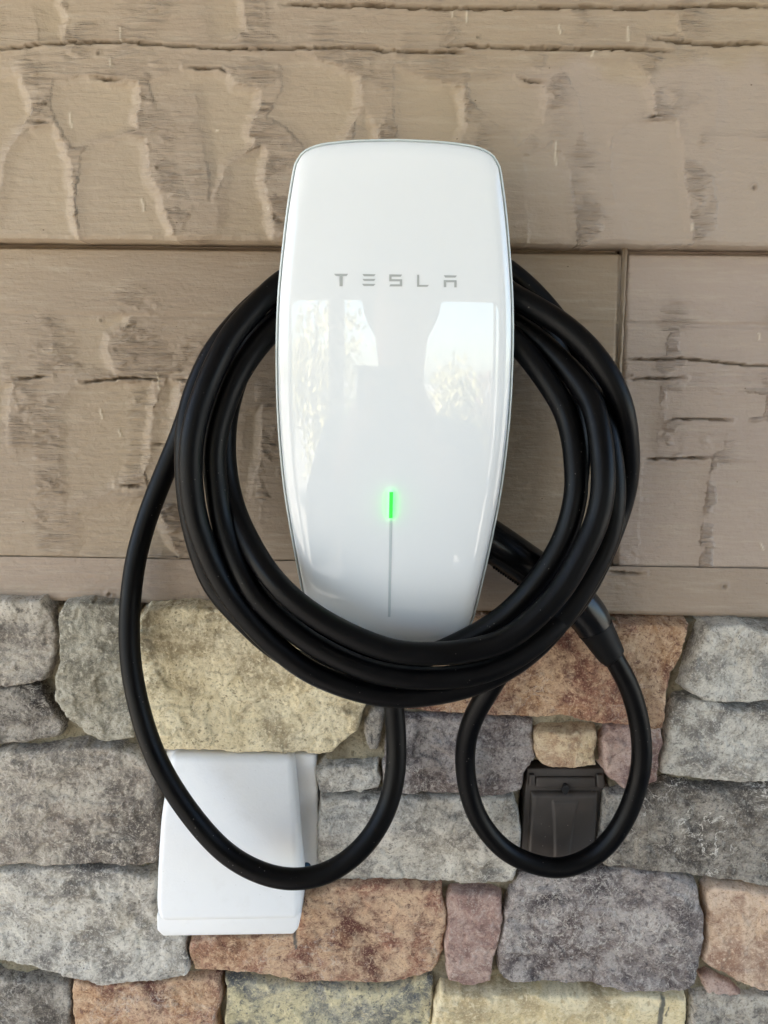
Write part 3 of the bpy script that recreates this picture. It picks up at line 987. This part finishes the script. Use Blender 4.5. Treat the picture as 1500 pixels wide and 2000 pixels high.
def zq(pts, ox, oy, s): return [(ox + x / s, oy + y / s) for x, y in pts]
LET = {
 'T': [[(416,95),(490,95),(483,106),(461,107),(461,161),(445,161),(445,107),(424,106)]],
 'E': [[(567,96),(637,97),(629,108),(575,108)], [(567,122),(636,122),(629,133),(575,133)], [(565,148),(636,149),(627,160),(574,160)]],
 'S': [[(710,98),(778,99),(771,110),(722,110),(722,123),(778,124),(778,162),(710,162),(716,151),(766,151),(766,135),(710,135)]],
 'L': [[(858,100),(869,100),(869,154),(921,154),(913,164),(858,164)]],
 'A': [[(1000,103),(1070,104),(1062,115),(1008,115)], [(1000,128),(1068,129),(1068,167),(1056,167),(1056,140),(1013,140),(1013,166),(1000,166)]],
}
for ch, polys in LET.items():
    bm = bmesh.new()
    for pl in polys:
        f = bm.faces.new([bm.verts.new(on_face(x, y)) for x, y in zq(pl, 500, 500, 2.7273)])
    bmesh.ops.triangulate(bm, faces=bm.faces)
    o = bmobj('letter', bm, M['ink'], charger, smooth=False)
    for p_ in o.data.polygons:
        if p_.normal.y > 0: p_.flip()
# light bar and lit green segment
def strip(name, pts, w, lift, mat, parent, thick=0.0, side=None):
    bm = bmesh.new()
    prev = None
    for i, (px, py) in enumerate(pts):
        ww = w
        c = on_face(px, py, lift); b = on_face(px, py, 0.00005)
        k0, k1 = (.72, 1.0) if side else (1.0, .8)
        row = [bm.verts.new((b.x - ww * k0, b.y, b.z)), bm.verts.new((c.x - ww * k1, c.y, c.z)), bm.verts.new((c.x + ww * k1, c.y, c.z)), bm.verts.new((b.x + ww * k0, b.y, b.z))]
        if prev:
            for k in range(3):
                f = bm.faces.new((prev[k], prev[k + 1], row[k + 1], row[k]))
                f.material_index = 1 if (side and k != 1) else 0
        else:
            f = bm.faces.new(row); f.material_index = 1 if side else 0
        prev = row
    f = bm.faces.new(prev); f.material_index = 1 if side else 0
    o = bmobj(name, bm, mat, parent, smooth=False)
    if side: o.data.materials.append(side)
    return o
strip('light_bar', [(763.4 - k * .0165 * 20, 1012 + k * 19.3) for k in range(11)], .0009, .0003, M['bar'], charger)
led = strip('green_light', [(764.2 - k * .1, 961 + k * 5.1) for k in range(11)], .0012, .0026, M['led'], charger, side=M['led_side'])
led['label'] = 'glowing green light segment at the top of the grey line'

# ------------------------------------------------------------------ charging cable
RC = 0.0078
W = []
def add(*pts): W.extend(pts)
add((768,1215,.062),(766,1290,.064),(768,1360,.066),(773,1430,.068),(773,1500,.072),(757,1575,.078),(717,1645,.086),(655,1697,.092),(585,1717,.095),(510,1705,.095),(430,1657,.093),(350,1560,.088),(296,1460,.080),(262,1340,.070),(252,1230,.060),(262,1110,.050),(288,1010,.042),(325,915,.038),(352,850,.037))
# first turn: behind the others, then the outer strand at the left
add((385,760,.040),(440,655,.045),(540,560,.050),(660,495,.052),(780,470,.052),(900,483,.052),(1002,536,.050),(1088,625,.050),(1150,730,.055),(1180,850,.060),(1178,970,.068),(1140,1100,.080),(1060,1215,.090),(940,1305,.096),(760,1340,.098),(650,1322,.098),(545,1272,.096),(470,1205,.095),(414,1138,.092),(381,1045,.090),(366,960,.087),(363,870,.084),(376,780,.080),(432,665,.074),(540,568,.068))
# second turn: outermost strand at the right, middle strand below
add((660,510,.066),(780,492,.066),(900,515,.068),(1000,576,.078),(1096,632,.088),(1168,702,.096),(1212,785,.098),(1226,870,.090),(1224,945,.080),(1203,1020,.076),(1165,1110,.092),(1110,1195,.112),(1010,1283,.122),(900,1322,.125),(750,1318,.125),(627,1268,.122),(540,1204,.118),(486,1143,.115),(441,1043,.108),(424,960,.104),(419,873,.102),(443,780,.097),(484,700,.090),(548,630,.083))
# third turn: inner strand at the right, hidden below and at the left
add((660,560,.082),(780,545,.082),(900,580,.082),(1000,660,.082),(1062,735,.088),(1110,818,.098),(1126,926,.108),(1118,1000,.112),(1093,1070,.113),(1045,1142,.112),(985,1204,.110),(910,1250,.107),(830,1282,.105),(740,1280,.104),(630,1240,.100),(540,1165,.092),(470,1060,.080),(432,950,.074),(426,860,.070),(446,770,.066),(490,680,.062),(560,610,.060))
# fourth turn: the front strand below the charger
add((660,565,.058),(780,548,.056),(900,575,.060),(1005,632,.068),(1080,690,.080),(1140,760,.098),(1166,818,.110),(1179,926,.122),(1168,1010,.126),(1135,1085,.129),(1085,1165,.131),(1000,1243,.132),(920,1270,.132),(833,1277,.132),(745,1266,.131),(627,1211,.128),(537,1137,.122),(478,1043,.106),(449,964,.093),(438,873,.085),(449,780,.080),(489,677,.075),(550,622,.073))
# fifth turn: the outer front strand
add((660,580,.070),(780,570,.068),(900,590,.066),(1010,640,.064),(1090,700,.070),(1150,765,.084),(1180,825,.094),(1198,926,.104),(1196,1010,.108),(1178,1075,.110),(1130,1160,.113),(1070,1240,.115),(1000,1300,.117),(900,1345,.118),(760,1361,.118),(627,1323,.118),(545,1268,.118),(485,1208,.117),(433,1135,.116),(392,1043,.116),(375,964,.116),(373,873,.115),(394,780,.110),(440,676,.100),(485,616,.093),(559,545,.082))
# last: behind the coil and down into the small loop to the handle
add((660,505,.080),(780,490,.078),(900,510,.072),(1000,575,.062),(1080,670,.058),(1120,780,.058),(1132,900,.062),(1110,1030,.072),(1060,1150,.086),(1010,1255,.086),(960,1340,.074),(925,1400,.066),(909,1460,.060),(912,1530,.057),(935,1600,.056),(985,1660,.056),(1050,1690,.056),(1110,1693,.056),(1175,1660,.056),(1225,1590,.056),(1252,1500,.056),(1250,1420,.056),(1232,1350,.057),(1206,1298,.058),(1180,1255,.058))
cable_thing = empty('charging_cable', tuple(P(760, 1720, .09)))
tag(cable_thing, 'black charging cable coiled on the charger with two hanging loops', 'cable')

def tube(name, pts, radii, sides, mat, parent, cap=True):
    n = len(pts)
    vs_, fs = [], []
    t0 = (pts[1] - pts[0]).normalized()
    nrm = t0.orthogonal().normalized()
    for i in range(n):
        t = (pts[min(i + 1, n - 1)] - pts[max(i - 1, 0)]).normalized()
        nrm = (nrm - t * nrm.dot(t)).normalized()
        b = t.cross(nrm)
        for k in range(sides):
            a = 2 * math.pi * k / sides
            vs_.append(pts[i] + (nrm * math.cos(a) + b * math.sin(a)) * radii[i])
    for i in range(n - 1):
        for k in range(sides):
            j = (k + 1) % sides
            fs.append((i * sides + k, i * sides + j, (i + 1) * sides + j, (i + 1) * sides + k))
    if cap:
        fs.append(tuple(range(sides - 1, -1, -1)))
        fs.append(tuple((n - 1) * sides + k for k in range(sides)))
    return pymesh(name, vs_, fs, mat, parent)

path = catmull([P(*w) for w in W], 12)
# relax a little so that the curve reads as a stiff cable
arr = np.array([tuple(p) for p in path])
for _ in range(14):
    arr[1:-1] = arr[1:-1] * 0.5 + (arr[:-2] + arr[2:]) * 0.25
path = resample([Vector(p) for p in arr], 2200)
tube('cable', path, [RC] * len(path), 22, M['rubber'], cable_thing)

# handle: grip, collar, strain relief
def hp(l): return [P(x, y, d) for x, y, d in l]
grip_c = catmull(hp([(900,1020,.060),(963,1059,.060),(1040,1112,.060),(1105,1157,.060),(1146,1200,.059),(1163,1228,.0585)]), 8)
n = len(grip_c)
gr = [0.0152 + (0.0134 - 0.0152) * max(0, (i / (n - 1) - 0.72) / 0.28) ** 1.3 for i in range(n)]
handle = tube('handle', grip_c, gr, 32, M['handle'], cable_thing)
bt = catmull(hp([(1162,1226,.0585),(1168,1236,.0585),(1181,1258,.058),(1194,1279,.058),(1196,1282,.058)]), 6)
n2 = len(bt)
br = [0.0139 - (0.0139 - 0.0088) * (i / (n2 - 1)) ** 1.2 for i in range(n2)]
br[-1] = 0.0078
tube('strain_relief', bt, br, 32, M['boot'], handle)
for k in range(16):                                  # ribs under the grip
    t = k / 15
    px, py = 962 + (1030 - 962) * t, 1104 + (1152 - 1104) * t
    c = P(px, py, .058)
    bm = bmesh.new()
    bmesh.ops.create_cone(bm, cap_ends=True, segments=10, radius1=.00085, radius2=.00085, depth=.016, matrix=Matrix.Translation(c) @ Matrix.Rotation(R(90), 4, 'X'))
    bmobj('grip_rib', bm, M['handle'], handle)

# ------------------------------------------------------------------ white hood cover
hood = empty('hood_cover', tuple(P(450, 1828, .03)))
tag(hood, 'white plastic hood cover with sloping front set into the stone at left', 'hood cover')
def prism(name, px_pts, d0, d1, mat, parent, bevel=0.0, seg=3, dfun=None, sharp=40):
    """outline measured on the front, extruded back to the wall"""
    bm = bmesh.new()
    fr = [bm.verts.new(P(x, y, d1 if dfun is None else dfun(x, y))) for x, y in px_pts]
    bk = [bm.verts.new((v_.co.x, -d0, v_.co.z)) for v_ in fr]
    n = len(fr)
    ff = bm.faces.new(fr)
    bm.faces.new(bk[::-1])
    for i in range(n):
        bm.faces.new((fr[i], bk[i], bk[(i + 1) % n], fr[(i + 1) % n]))
    bmesh.ops.recalc_face_normals(bm, faces=bm.faces)
    if bevel:
        es = [e for e in bm.edges if not all(v_ in bk for v_ in e.verts)]
        bmesh.ops.bevel(bm, geom=es, offset=bevel, segments=seg, affect='EDGES', profile=0.5)
    return bmobj(name, bm, mat, parent, sharp=sharp)
prism('base_box', [(318,1466),(617,1474),(622,1600),(622,1735),(322,1735)], .002, .030, M['white_plastic'], hood, bevel=.003)
hd = lambda x, y: 0.040 + 0.030 * max(0, min(1, (y - 1475) / 340.0))
prism('hood', [(332,1474),(573,1478),(580,1600),(588,1740),(589,1775),(584,1800),(310,1804),(303,1775),(306,1690),(312,1600)], .026, .05, M['white_plastic'], hood, bevel=.006, seg=5, dfun=hd)
prism('hood_lip', [(305,1786),(587,1783),(588,1790),(582,1815),(573,1826),(318,1830),(306,1818)], .030, .0655, M['white_plastic'], hood, bevel=.002)
for (x, y, d) in ((599, 1692, .0302), (317, 1471, .0302)):
    c = P(x, y, d)
    bm = bmesh.new()
    bmesh.ops.create_uvsphere(bm, u_segments=14, v_segments=8, radius=.0036)
    for v_ in bm.verts:
        v_.co = Vector((v_.co.x, v_.co.y * .7, v_.co.z)) + c
    bmobj('screw', bm, M['blue'], hood)

# ------------------------------------------------------------------ brown outlet cover
outlet = empty('outlet_cover', tuple(P(1095, 1700, .02)))
tag(outlet, 'dark brown weatherproof outlet cover set in the stone, framed by the small cable loop', 'outlet cover')
prism('frame', [(1030,1501),(1180,1501),(1183,1543),(1174,1543),(1166,1700),(1016,1700),(1024,1560)], .004, .0285, M['brown'], outlet, bevel=.0015)
prism('hinge_bar', [(1047,1519),(1164,1519),(1165,1541),(1046,1541)], .02, .0312, M['brown'], outlet, bevel=.002)
for q in ([(1034,1514),(1045,1514),(1045,1536),(1033,1536)], [(1166,1514),(1179,1514),(1181,1540),(1167,1538)]):
    prism('hinge_lug', q, .02, .0320, M['brown'], outlet, bevel=.001)
# lid: shaped plate with a hollow either side of the middle panel
nu, nv = 61, 61
UU, VV = np.meshgrid(np.linspace(0, 1, nu), np.linspace(0, 1, nv))
tl, tr, bl_, br_ = (P(1035,1545,.031), P(1172,1545,.031), P(1027,1696,.031), P(1163,1696,.031))
Xl = (tl.x * (1 - UU) + tr.x * UU) * VV + (bl_.x * (1 - UU) + br_.x * UU) * (1 - VV)
Zl = (tl.z * (1 - UU) + tr.z * UU) * VV + (bl_.z * (1 - UU) + br_.z * UU) * (1 - VV)
edge = np.minimum(np.minimum(UU, 1 - UU) * 1.0, np.minimum(VV, 1 - VV))
hl = 0.0300 + 0.0028 * sstep(0.0, 0.05, edge)
wmid = 0.10 + 0.10 * VV ** 2
inmid = 1 - sstep(wmid - 0.012, wmid + 0.012, np.abs(UU - 0.5))
flare = sstep(0.40, 0.49, np.abs(UU - 0.5) + (VV - 0.85) * 0.08)
hl += 0.0016 * inmid * sstep(0.02, 0.10, VV) * sstep(0.10, 0.125, 1 - VV) - 0.0012 * flare - 0.0008 * sstep(0.93, 0.97, VV)
hl = np.where(edge <= 0.0001, 0.022, hl)
link('lid', grid_mesh('lid', Xl, -hl, Zl), M['brown'], outlet)
c0 = P(1104, 1540, .0322)
bm = bmesh.new()
bmesh.ops.create_cone(bm, cap_ends=True, segments=20, radius1=.0030, radius2=.0026, depth=.004, matrix=Matrix.Translation(c0) @ Matrix.Scale(1.6, 4, (0, 0, 1)) @ Matrix.Rotation(R(90), 4, 'X'))
bmobj('screw_hole', bm, M['black'], outlet)

# ------------------------------------------------------------------ porch front, planting and the person taking the picture (seen in the glass)
bm = bmesh.new(); bm_box(bm, -2.2, HX1, -4.3, -4.1, 2.06, 2.75, 0.01)
tag(bmobj('porch_beam', bm, M['post'], smooth=False), 'deep painted beam along the front of the porch ceiling', 'beam')
for k, (x, lab) in enumerate(((-0.52, 'square painted porch post mirrored in the left half of the glass'), (1.12, 'square painted porch post mirrored at the right edge of the glass'))):
    pst = empty('porch_post', (x, -4.2, 0))
    tag(pst, lab, 'post', 'posts along the porch front')
    bm = bmesh.new(); bm_box(bm, x - .07, x + .07, -4.27, -4.13, 0.12, 2.058, .006)
    bmobj('shaft', bm, M['post'], pst, smooth=False)
    bm = bmesh.new(); bm_box(bm, x - .10, x + .10, -4.30, -4.10, 0.001, 0.119, .008)
    bmobj('base', bm, M['post'], pst, smooth=False)

def leaf_mat(name, a, b):
    m = NT(name)
    oi = m.n('ShaderNodeNewGeometry')
    m.color(m.mix(m.noise(m.mapping(), 3.0, 3), a, b))
    m.set(Roughness=0.6)
    return m.m
M['leaf1'] = leaf_mat('leaf_yellow_green', srgb(176, 168, 100), srgb(214, 198, 136))
M['leaf2'] = leaf_mat('leaf_green', srgb(84, 98, 52), srgb(128, 130, 74))
M['leaf3'] = leaf_mat('leaf_russet', srgb(140, 92, 66), srgb(168, 132, 92))
M['bark'] = plain('bark', srgb(92, 78, 62), 0.9, bump=0.6, bscale=40)

def tree(x, y, h, w, mat, label, seed, n=2600, leaf=0.07):
    rnd = np.random.default_rng(seed)
    t = empty('garden_tree', (x, y, -0.16))
    tag(t, label, 'tree', 'trees beyond the porch')
    hub = [Vector((x, y, -0.2)), Vector((x + .03 * w, y, h * .25)), Vector((x - .04 * w, y, h * .55)), Vector((x, y, h * .85))]
    tr = tube('trunk', hub, [.05 * w, .04 * w, .025 * w, .008 * w], 8, M['bark'], t)
    for k in range(5):
        a = k * 1.3
        tube('limb', [hub[1].lerp(hub[2], k / 5), hub[1].lerp(hub[2], k / 5) + Vector((math.cos(a) * w * .3, math.sin(a) * w * .3, h * .25))], [.02 * w, .006 * w], 6, M['bark'], tr)
    cl = rnd.normal(size=(26, 3)); cl /= np.linalg.norm(cl, axis=1)[:, None]
    cl *= rnd.uniform(.35, 1.0, (26, 1))
    cc = cl * np.array([w * .42, w * .42, h * .40]) + np.array([x, y, h * .52])
    pos = cc[rnd.integers(0, 26, n)] + rnd.normal(size=(n, 3)) * np.array([w * .11, w * .11, h * .07])
    pos[:, 2] = np.maximum(pos[:, 2], 0.0)
    ang = rnd.normal(size=(n, 3)); ang /= np.linalg.norm(ang, axis=1)[:, None]
    b = np.cross(ang, rnd.normal(size=(n, 3))); b /= np.linalg.norm(b, axis=1)[:, None]
    c = np.cross(ang, b)
    L = leaf * rnd.uniform(.6, 1.3, (n, 1))
    v = np.stack([pos - b * L, pos + c * L * .45, pos + b * L, pos - c * L * .45], 1).reshape(-1, 3)
    f = np.arange(n * 4).reshape(n, 4)
    me = bpy.data.meshes.new('crown')
    me.from_pydata(v.tolist(), [], f.tolist())
    link('crown', me, mat, t, smooth=False)

tree(-1.35, -8.2, 2.9, 2.0, M['leaf1'], 'yellow green bushy tree mirrored in the left side of the glass', 1)
tree(-2.9, -8.8, 2.6, 2.2, M['leaf2'], 'darker green bushy tree farther left beyond the porch', 2)
tree(-0.15, -9.6, 1.8, 1.8, M['leaf2'], 'low green bush straight out from the charger', 3)
tree(1.25, -9.0, 1.9, 1.6, M['leaf1'], 'low yellow green bush mirrored in the right side of the glass', 4)
tree(2.35, -9.8, 1.7, 2.0, M['leaf3'], 'russet bush at the right beyond the porch', 5)
tree(4.6, -9.0, 3.2, 2.6, M['leaf2'], 'tall green tree far to the right beyond the porch', 6)

m = NT('clothing')
v = m.mapping()
sx = m.n('ShaderNodeSeparateXYZ'); m.l(m.tc.outputs['Object'], sx.inputs[0])
legs = m.math('LESS_THAN', sx.outputs['Z'], 0.92)
face_ = m.math('GREATER_THAN', sx.outputs['Z'], 1.52)
hands = m.math('GREATER_THAN', sx.outputs['Y'], -0.69)
c = m.mix(legs, srgb(96, 98, 104), srgb(44, 52, 70))
c = m.mix(m.math('MAXIMUM', face_, hands), c, srgb(196, 150, 124))
m.color(c); m.set(Roughness=0.8)
M['clothing'] = m.m
M['hair'] = plain('hair', srgb(40, 30, 24), 0.5, bump=0.5, bscale=120)
M['phone'] = plain('phone_glass', srgb(24, 25, 28), 0.2)

PX, PY = 0.03, -0.90
person = empty('person', (PX, PY, 0))
tag(person, 'person in grey shirt and dark jeans holding up a phone, mirrored faintly in the glass', 'person')
sk_v, sk_e, sk_r = [], [], []
def sv(x, y, z, r, link_to=None):
    sk_v.append((PX + x, PY + y, z * 1.03)); sk_r.append(r)
    if link_to is not None: sk_e.append((link_to, len(sk_v) - 1))
    return len(sk_v) - 1
pel = sv(0, 0, .95, (.15, .11)); wai = sv(0, 0, 1.10, (.135, .10), pel); che = sv(0, -.005, 1.28, (.16, .115), wai)
nkb = sv(0, 0, 1.43, (.075, .07), che); nk2 = sv(0, .01, 1.50, (.055, .058), nkb); jaw = sv(0, .03, 1.555, (.064, .075), nk2)
mid_ = sv(0, .02, 1.625, (.076, .092), jaw); top = sv(0, .005, 1.70, (.060, .075), mid_)
for s_ in (-1, 1):
    sh = sv(s_ * .165, 0, 1.385, (.062, .062), che)
    el = sv(s_ * .215, .07, 1.14, (.045, .045), sh)
    wr = sv(s_ * .085 - .02, .205, 1.395, (.027, .027), el)
    pm = sv(s_ * .062 - .02, .245, 1.445, (.022, .030), wr)
    for k in range(4):
        f1 = sv(s_ * (.052 - k * .001) - .02, .272 + .004 * (k % 2), 1.440 + k * .019, (.009, .009), pm)
        sv(s_ * .030 - .02, .288, 1.445 + k * .020, (.0078, .0078), f1)
    th = sv(s_ * .052 - .02, .245, 1.475, (.011, .011), pm)
    sv(s_ * .030 - .02, .250, 1.500, (.0085, .0085), th)
    hip = sv(s_ * .09, 0, .88, (.095, .095), pel)
    kn = sv(s_ * .105, .01, .50, (.062, .062), hip)
    an = sv(s_ * .11, -.02, .09, (.042, .042), kn)
    sv(s_ * .12, .15, .04, (.042, .034), an)
me = bpy.data.meshes.new('body')
me.from_pydata(sk_v, sk_e, [])
me.update()
body = link('body', me, M['clothing'], person, smooth=False)
mod = body.modifiers.new('skin', 'SKIN')
if not me.skin_vertices:
    bpy.context.view_layer.objects.active = body
for i, r in enumerate(sk_r):
    me.skin_vertices[0].data[i].radius = r
me.skin_vertices[0].data[0].use_root = True
mod.use_smooth_shade = True
sub = body.modifiers.new('sub', 'SUBSURF'); sub.levels = 1; sub.render_levels = 2
bm = bmesh.new()
bmesh.ops.create_uvsphere(bm, u_segments=24, v_segments=16, radius=1.0)
bmesh.ops.delete(bm, geom=[v_ for v_ in bm.verts if v_.co.z < -0.25 and v_.co.y > -0.1], context='VERTS')
for v_ in bm.verts:
    k = .55 if (v_.co.y > .35 and v_.co.z < .55) else 1.0
    v_.co = Vector((PX + v_.co.x * .102, PY + .005 + v_.co.y * .108 * k, 1.705 + v_.co.z * .105))
bmobj('hair', bm, M['hair'], person)
for s_ in (-1, 1):
    bm = bmesh.new()
    bmesh.ops.create_uvsphere(bm, u_segments=10, v_segments=8, radius=.011)
    for v_ in bm.verts: v_.co = Vector((v_.co.x + PX + s_ * .03, v_.co.y + PY + .103, v_.co.z + 1.68))
    bmobj('eye', bm, M['hair'], person)
bm = bmesh.new()
bm_box(bm, -.056, .016, -.0095, -.0015, -.128, .016, .003)
bmesh.ops.transform(bm, matrix=Matrix.Translation(CAM + Vector((0, -.004, 0))) @ Matrix.Rotation(-PITCH, 4, 'X'), verts=bm.verts)
tag(bmobj('phone', bm, M['phone'], smooth=False), 'dark phone held up in both hands in front of the charger', 'phone')
